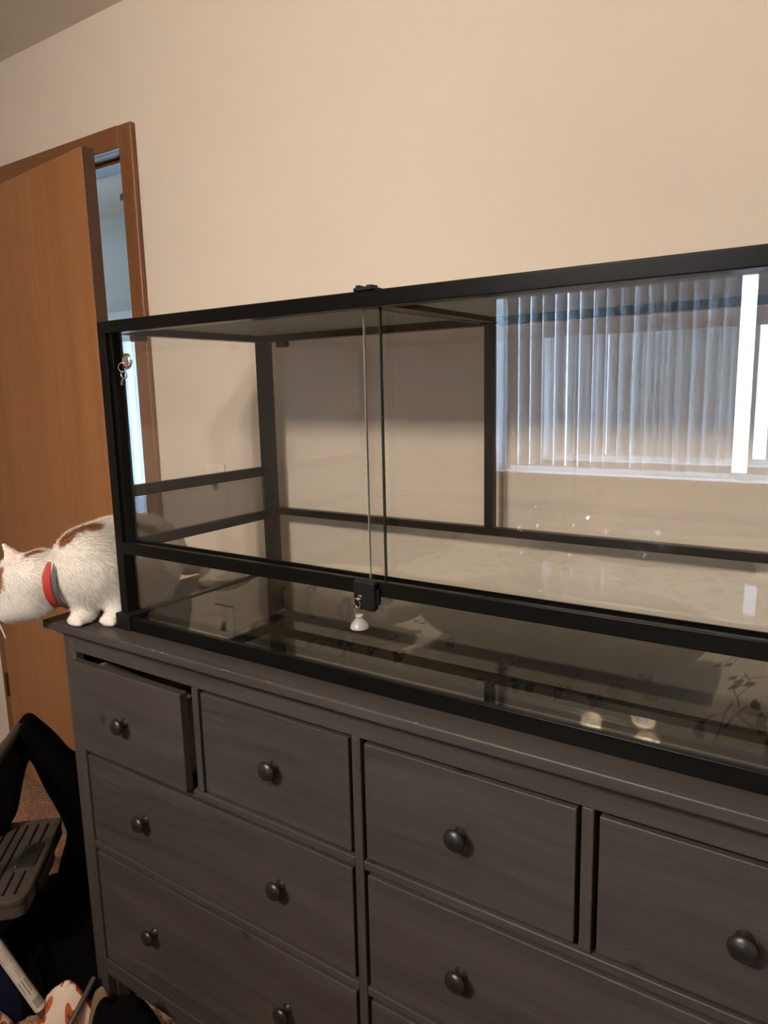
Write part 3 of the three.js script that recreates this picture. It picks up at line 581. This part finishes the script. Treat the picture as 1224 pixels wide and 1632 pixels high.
// ------------------------------------------------------------------ bed behind the camera, mirrored in the low front pane
{
  const bed = thing('bed', 'bed with a white mattress standing opposite the dresser', 'bed');
  mesh('bed_base', bx(-0.42, 1.55, 0.04, 0.28, 0.86, 2.55, 0.01), std(lin(0.05, 0.04, 0.035), 0.7), bed);
  mesh('mattress', bx(-0.44, 1.57, 0.28, 0.52, 0.84, 2.57, 0.05), std(lin(0.65, 0.60, 0.53), 0.9), bed);
  const floral = canvasTex(1024, 1024, (c, w, h) => {
    c.fillStyle = '#d9cdb8'; c.fillRect(0, 0, w, h); seed = 77;
    const ink = (a) => `rgba(40,34,31,${a + 0.12})`;
    for (let k = 0; k < 62; k++) {
      const x = rnd() * w, y = rnd() * h, t = rnd();
      for (const [ox, oy] of [[0, 0], [w, 0], [0, h], [-w, 0], [0, -h]]) {
        c.save(); c.translate(x + ox, y + oy); c.rotate(t * 6.28);
        if (k % 3 === 0) {                                            // ring petalled blossoms
          c.strokeStyle = ink(0.75); c.lineWidth = 11;
          for (let i = 0; i < 6; i++) { c.beginPath(); c.arc(Math.cos(i * 1.047) * 24, Math.sin(i * 1.047) * 24, 9, 0, 6.3); c.stroke(); }
        } else if (k % 3 === 1) {                                     // stem with leaf tufts
          c.strokeStyle = ink(0.6); c.lineWidth = 5; c.beginPath(); c.moveTo(0, 95); c.bezierCurveTo(8, 45, -14, 20, 0, 0); c.stroke();
          c.beginPath(); c.moveTo(2, 50); c.bezierCurveTo(20, 30, 40, 20, 52, 0); c.stroke();
          c.fillStyle = ink(0.72);
          for (const [lx, ly] of [[0, -8], [54, -8]]) for (const a of [-0.6, 0, 0.6]) { c.save(); c.translate(lx, ly); c.rotate(a); c.beginPath(); c.ellipse(0, -16, 9, 20, 0, 0, 6.3); c.fill(); c.restore(); }
        } else { c.fillStyle = ink(0.65); for (let i = 0; i < 5; i++) { c.beginPath(); c.arc(Math.cos(i * 1.257) * 15, Math.sin(i * 1.257) * 15, 9, 0, 6.3); c.fill(); } c.fillStyle = '#d9cdb8'; c.beginPath(); c.arc(0, 0, 8, 0, 6.3); c.fill(); }
        c.restore();
      }
    }
  });
  floral.repeat.set(1 / 0.62, 1 / 0.62);
  const print = std(lin(0.95, 0.93, 0.9), 0.95, { map: floral });
  function cloth(name, x0, x1, z0, z1, n, m, height, mat, label, category) {  // a draped sheet as a height field with a thickness
    const P = [], UV = [], I = [], th = 0.012;
    for (const s of [1, 0]) for (let j = 0; j <= m; j++) for (let i = 0; i <= n; i++) {
      const u = i / n, v = j / m, e = Math.min(u, 1 - u, v, 1 - v), [x, y, z] = height(x0 + (x1 - x0) * u, z0 + (z1 - z0) * v, e);
      P.push(x, y - (s ? 0 : th), z); UV.push(x0 + (x1 - x0) * u, z0 + (z1 - z0) * v);
    }
    const q = (n + 1) * (m + 1);
    for (let j = 0; j < m; j++) for (let i = 0; i < n; i++) { const a = j * (n + 1) + i; I.push(a, a + n + 1, a + 1, a + 1, a + n + 1, a + n + 2, q + a, q + a + 1, q + a + n + 1, q + a + 1, q + a + n + 2, q + a + n + 1); }
    const rim = []; for (let i = 0; i < n; i++) rim.push(i); for (let j = 0; j < m; j++) rim.push(j * (n + 1) + n); for (let i = n; i > 0; i--) rim.push(m * (n + 1) + i); for (let j = m; j > 0; j--) rim.push(j * (n + 1));
    rim.forEach((a, k) => { const b = rim[(k + 1) % rim.length]; I.push(a, b, q + b, a, q + b, q + a); });
    const g = new THREE.BufferGeometry(); g.setAttribute('position', new THREE.Float32BufferAttribute(P, 3)); g.setAttribute('uv', new THREE.Float32BufferAttribute(UV, 2)); g.setIndex(I); g.computeVertexNormals();
    return tag(mesh(name, g, mat), label, category);
  }
  cloth('duvet', -0.50, 1.62, 0.78, 2.45, 110, 90, (x, z, e) => {
    const lump = 0.10 * noise3(x * 3.2 + 9, 3, z * 3.2 + 4, 51) + 0.035 * noise3(x * 9, 7, z * 9, 53);
    const hang = smooth(0.88, 0.78, z);
    return [x, 0.525 + lump * smooth(0, 0.06, e) + 0.02 + 0.09 * smooth(0.95, 1.25, x) * smooth(0, 0.1, e) - hang * 0.17, z + hang * 0.02 - 0.0];
  }, print, 'crumpled cream duvet with a dark floral print, mirrored in the low pane', 'duvet');
  function pillow(cx, cy, cz, w, h, d, ry, rx, mat, label) {
    const g = new THREE.SphereGeometry(1, 40, 26), q = g.attributes.position, uv = g.attributes.uv;
    for (let i = 0; i < q.count; i++) {
      const x = q.getX(i), y = q.getY(i), z = q.getZ(i), s = (a) => Math.sign(a) * Math.pow(Math.abs(a), 0.55), X = s(x), Z = s(z);
      q.setXYZ(i, X * w / 2, y * d / 2 * (1 - 0.35 * (X * X * Z * Z)), Z * h / 2); uv.setXY(i, X * w / 2 + cx, Z * h / 2 + cz);
    }
    g.computeVertexNormals();
    const o = tag(mesh('pillow', g, mat), label, 'pillow'); o.position.set(cx, cy, cz); o.rotation.set(rx, ry, 0); return o;
  }
  pillow(-0.05, 0.735, 0.98, 0.56, 0.42, 0.17, 0.25, 0.12, print, 'floral pillow at the far end of the bed mirrored below the lock block');
  pillow(0.68, 0.745, 1.04, 0.82, 0.50, 0.19, 0.05, 0.1, std(lin(0.15, 0.155, 0.135), 0.95), 'large plain grey green pillow in the middle of the bed');
}

// ------------------------------------------------------------------ step stool with clothes, at the left of the dresser
const UA = new THREE.Vector3(0.69, 0, 0.724).normalize(), UB = new THREE.Vector3(UA.z, 0, -UA.x);   // along the tread, towards its front edge
{
  const st = thing('step_stool', 'grey folding step stool with a slotted tread beside the dresser', 'step stool', [-0.165, 0, 0.005]);
  // local x runs along the tread, local z away from its front edge
  st.rotation.y = -Math.atan2(UA.z, UA.x);
  const TW = 0.315, TD = 0.20, ty = 0.345;
  const s = new THREE.Shape(), r = 0.032, a0 = -TW / 2, a1 = TW / 2;
  s.moveTo(a0 + 0.012, -TD); s.lineTo(a1 - r, -TD); s.quadraticCurveTo(a1, -TD, a1, -TD + r); s.lineTo(a1, -r); s.quadraticCurveTo(a1, 0, a1 - r, 0); s.lineTo(a0 + 0.012, 0); s.quadraticCurveTo(a0, 0, a0, -0.012); s.lineTo(a0, -TD + 0.012); s.quadraticCurveTo(a0, -TD, a0 + 0.012, -TD);
  const outline = s.getPoints(10);
  const slot = (x0, x1, y) => { const w = 0.0042, p = new THREE.Path(); p.moveTo(x0, y - w); p.lineTo(x1, y - w); p.absarc(x1, y, w, -Math.PI / 2, Math.PI / 2, false); p.lineTo(x0, y + w); p.absarc(x0, y, w, Math.PI / 2, Math.PI * 1.5, false); s.holes.push(p); };
  for (const y of [-0.026, -0.050]) { slot(a0 + 0.018, -0.058, y); slot(0.052, a1 - 0.026, y); }
  for (const y of [-0.076, -0.098]) slot(a0 + 0.018, a1 - 0.026, y);
  for (const y of [-0.122, -0.146, -0.17]) { slot(a0 + 0.018, -0.05, y); slot(0.05, a1 - 0.026, y); }
  const tread = new THREE.ExtrudeGeometry(s, { depth: 0.009, bevelEnabled: true, bevelThickness: 0.003, bevelSize: 0.002, bevelSegments: 2, curveSegments: 8 });
  tread.rotateX(-Math.PI / 2).translate(0, ty - 0.012, 0);
  const tr = mesh('tread', tread, M.stoolPlastic, st);
  const skirt = new THREE.ExtrudeGeometry((() => { const o = new THREE.Shape(outline); o.holes.push(new THREE.Path(outline.map((p) => new THREE.Vector2(p.x * 0.965, (p.y + TD / 2) * 0.94 - TD / 2)).reverse())); return o; })(), { depth: 0.030, bevelEnabled: false });
  skirt.rotateX(-Math.PI / 2).translate(0, ty - 0.0425, 0);
  mesh('tread_rim', skirt, M.stoolPlastic, tr);
  mesh('grip_pad', new RoundedBoxGeometry(0.088, 0.006, 0.042, 3, 0.0028).translate(-0.004, ty + 0.0015, 0.032), M.stoolRubber, tr, 'black rubber grip pad');
  mesh('front_guard', new RoundedBoxGeometry(0.12, 0.026, 0.008, 3, 0.003).translate(0.015, ty - 0.032, -0.006), M.stoolRubber, tr, 'black rubber guard');
  const tubeM = M.stoolPaint;
  const la = new THREE.Vector3(0.150, 0.31, 0.100), lb = new THREE.Vector3(0.158, 0.0135, -0.035);
  mesh('front_leg', tube([la.toArray(), [0.154, 0.162, 0.0325], lb.toArray()], 0.0125, 20, 14), tubeM, st);
  mesh('front_leg', tube([[-0.150, 0.31, 0.10], [-0.152, 0.16, 0.05], [-0.154, 0.0135, 0.0]], 0.0125, 20, 14), tubeM, st);
  mesh('handle_frame', tube([[0.17, 0.0135, 0.36], [0.165, 0.3, 0.215], [0.158, 0.54, 0.105], [0.14, 0.592, 0.082], [0.10, 0.604, 0.077], [-0.13, 0.604, 0.077], [-0.17, 0.592, 0.082], [-0.188, 0.54, 0.105], [-0.192, 0.3, 0.215], [-0.196, 0.0135, 0.36]], 0.0125, 90, 14), tubeM, st, 'grey tubular handle and rear legs');
  // paper label on the near leg
  const label = canvasTex(256, 1024, (c, w, h) => {
    c.fillStyle = '#cfc4b8'; c.fillRect(0, 0, w, h); seed = 3; c.fillStyle = '#8d8078';
    for (let k = 0; k < 11; k++) c.fillRect(26 + k * 15, 60, 4, 190 + rnd() * 60);
    for (let k = 0; k < 8; k++) c.fillRect(90 + k * 13, 360, 3, 120 + rnd() * 50);
    c.fillStyle = '#6d625c'; for (let k = 0; k < 6; k++) c.fillRect(60 + k * 22, 560, 6, 150 + rnd() * 120);
    c.fillStyle = '#3a3430'; let x = 0; while (x < 130) { const b = 2 + rnd() * 6; c.fillRect(70, 850 + x * 0.9, 120, b * 0.8); x += b + 3 + rnd() * 4; }
  });
  label.repeat.set(1, 1);
  const q0 = la.clone().lerp(lb, 0.22), q1 = la.clone().lerp(lb, 0.80);
  const len = q0.distanceTo(q1), sg = new THREE.CylinderGeometry(0.0131, 0.0131, len, 20, 1, true);
  sg.applyQuaternion(new THREE.Quaternion().setFromUnitVectors(new THREE.Vector3(0, 1, 0), q0.clone().sub(q1).normalize())); sg.translate((q0.x + q1.x) / 2, (q0.y + q1.y) / 2, (q0.z + q1.z) / 2);
  mesh('paper_label', sg, std(lin(1, 1, 1), 0.7, { map: label, side: THREE.DoubleSide }), st, 'white paper label with a barcode');
}
// soft shapes: an outline with thickness, blown up and wrinkled
function softShape(outline, thickness, wrinkle, s0) {
  const sh = new THREE.Shape(); sh.setFromPoints(new THREE.SplineCurve(outline.map((p) => new THREE.Vector2(...p))).getPoints(outline.length * 5));
  const g = new THREE.ExtrudeGeometry(sh, { depth: thickness, bevelEnabled: true, bevelThickness: thickness * 0.45, bevelSize: thickness * 0.35, bevelOffset: -thickness * 0.3, bevelSegments: 4, steps: 2, curveSegments: 6 });
  g.translate(0, 0, -thickness / 2);
  const q = g.attributes.position;
  for (let i = 0; i < q.count; i++) { const n = noise3(q.getX(i) * 18 + s0, q.getY(i) * 10, q.getZ(i) * 18, s0) - 0.5; q.setXYZ(i, q.getX(i) + n * wrinkle, q.getY(i), q.getZ(i) + n * wrinkle * 1.4); }
  g.computeVertexNormals(); return g;
}
{
  // black trousers over the handle: outline in the plane they hang in (s along the plane, y up)
  const n = new THREE.Vector3(0.85, 0, 0.52).normalize(), e = new THREE.Vector3(n.z, 0, -n.x), o = n.clone().multiplyScalar(-0.312);
  const trousers = tag(mesh('trousers', softShape([[-0.125, 0.606], [-0.112, 0.620], [-0.097, 0.618], [-0.082, 0.600], [-0.056, 0.566], [-0.037, 0.536], [-0.024, 0.512], [-0.005, 0.490], [0.03, 0.47], [0.045, 0.36], [0.04, 0.16], [0.02, 0.09], [-0.05, 0.09], [-0.08, 0.11], [-0.066, 0.18], [-0.040, 0.285], [-0.052, 0.355], [-0.077, 0.433], [-0.102, 0.518], [-0.114, 0.520], [-0.132, 0.46], [-0.148, 0.40], [-0.162, 0.374], [-0.19, 0.34], [-0.235, 0.34], [-0.235, 0.46], [-0.19, 0.535]], 0.055, 0.010, 4), M.blackCloth), 'black trousers hung over the handle of the step stool', 'trousers');
  const mat = new THREE.Matrix4().makeBasis(e, new THREE.Vector3(0, 1, 0), n); mat.setPosition(o);
  trousers.applyMatrix4(mat);
}
function heap(name, label, category, cx, cz, rx, rz, h, s, mat, turn = 0, y0 = 0) {
  const N = 44, P = [], UV = [], I = [];
  for (let j = 0; j <= N; j++) for (let i = 0; i <= N; i++) {
    const r = j / N, a = i / N * Math.PI * 2, k = 1 + 0.30 * (noise3(Math.cos(a) * 1.6 + s, 2, Math.sin(a) * 1.6 + s, s) - 0.5) * 2;
    const x = Math.cos(a) * r * rx * k, z = Math.sin(a) * r * rz * k, f = noise3(x * 15 + s, 5, z * 15, s + 2), f2 = noise3(x * 42, 8 + s, z * 42, s + 4);
    const y = h * Math.pow(Math.max(0, 1 - r * r), 0.6) * (0.15 + 1.25 * f) + (0.012 + 0.16 * h) * (f2 - 0.45) * (1 - r) * (h > 0.02 ? 1 : 0.3) + 0.002;
    P.push(x, Math.max(y, 0.0008), z); UV.push(x, z);
  }
  for (let j = 0; j < N; j++) for (let i = 0; i < N; i++) { const a = j * (N + 1) + i; I.push(a, a + 1, a + N + 2, a, a + N + 2, a + N + 1); }
  for (let i = 1; i < N - 1; i++) I.push(N * (N + 1), N * (N + 1) + i, N * (N + 1) + i + 1);   // closed underneath
  const g = new THREE.BufferGeometry(); g.setAttribute('position', new THREE.Float32BufferAttribute(P, 3)); g.setAttribute('uv', new THREE.Float32BufferAttribute(UV, 2)); g.setIndex(I); g.computeVertexNormals();
  const m2 = mat.clone(); m2.side = THREE.DoubleSide;
  const o = tag(mesh(name, g, m2), label, category); o.position.set(cx, y0, cz); o.rotation.y = turn; return o;
}
const printed = canvasTex(512, 512, (c, w, h) => {
  c.fillStyle = '#d6bfae'; c.fillRect(0, 0, w, h); seed = 23;
  for (let k = 0; k < 26; k++) {
    const x = rnd() * w, y = rnd() * h, r = 24 + rnd() * 34;
    c.fillStyle = `rgba(${150 + rnd() * 40 | 0},${58 + rnd() * 20 | 0},${18 + rnd() * 14 | 0},0.9)`; c.beginPath(); c.ellipse(x, y, r, r * 0.62, rnd() * 3, 0, 6.3); c.fill();
    c.fillStyle = 'rgba(95,30,10,0.8)'; for (let i = 0; i < 5; i++) { c.beginPath(); c.arc(x + (rnd() - 0.5) * r, y + (rnd() - 0.5) * r * 0.8, 3 + rnd() * 5, 0, 6.3); c.fill(); }
  }
});
printed.repeat.set(1 / 0.15, 1 / 0.15);
const printMat = std(lin(1, 1, 1), 0.8, { map: printed });
heap('clothes_pile', 'heap of black clothes on the carpet under the step stool', 'clothes', -0.265, -0.05, 0.24, 0.17, 0.17, 3, M.blackCloth);
heap('clothes_pile', 'navy blue garment on the carpet at the left of the black heap', 'clothes', -0.245, 0.115, 0.10, 0.045, 0.21, 9, M.navyCloth);
heap('printed_cloth', 'white cloth with orange print left of the step stool leg', 'cloth', -0.165, 0.195, 0.08, 0.05, 0.075, 14, printMat, 0.4);
heap('printed_cloth', 'white cloth with orange print between the stool leg and the dresser', 'cloth', -0.02, 0.078, 0.078, 0.045, 0.12, 31, printMat, 0.5);
heap('tan_cloth', 'speckled tan cloth poking out beside the front leg of the dresser', 'cloth', 0.08, 0.040, 0.05, 0.028, 0.13, 44, std(lin(0.17, 0.115, 0.06), 0.95));
heap('dark_garment', 'black garment heaped against the foot of the dresser', 'clothes', 0.235, 0.082, 0.16, 0.065, 0.21, 26, M.blackCloth);
tag(mesh('grey_rod', tube([[0.012, 0.105, 0.016], [0.028, 0.085, 0.06], [0.04, 0.06, 0.105]], 0.0065, 12, 10), M.stoolPaint), 'grey tube lying across the printed cloth by the dresser', 'rod');

renderer.render(scene, camera);
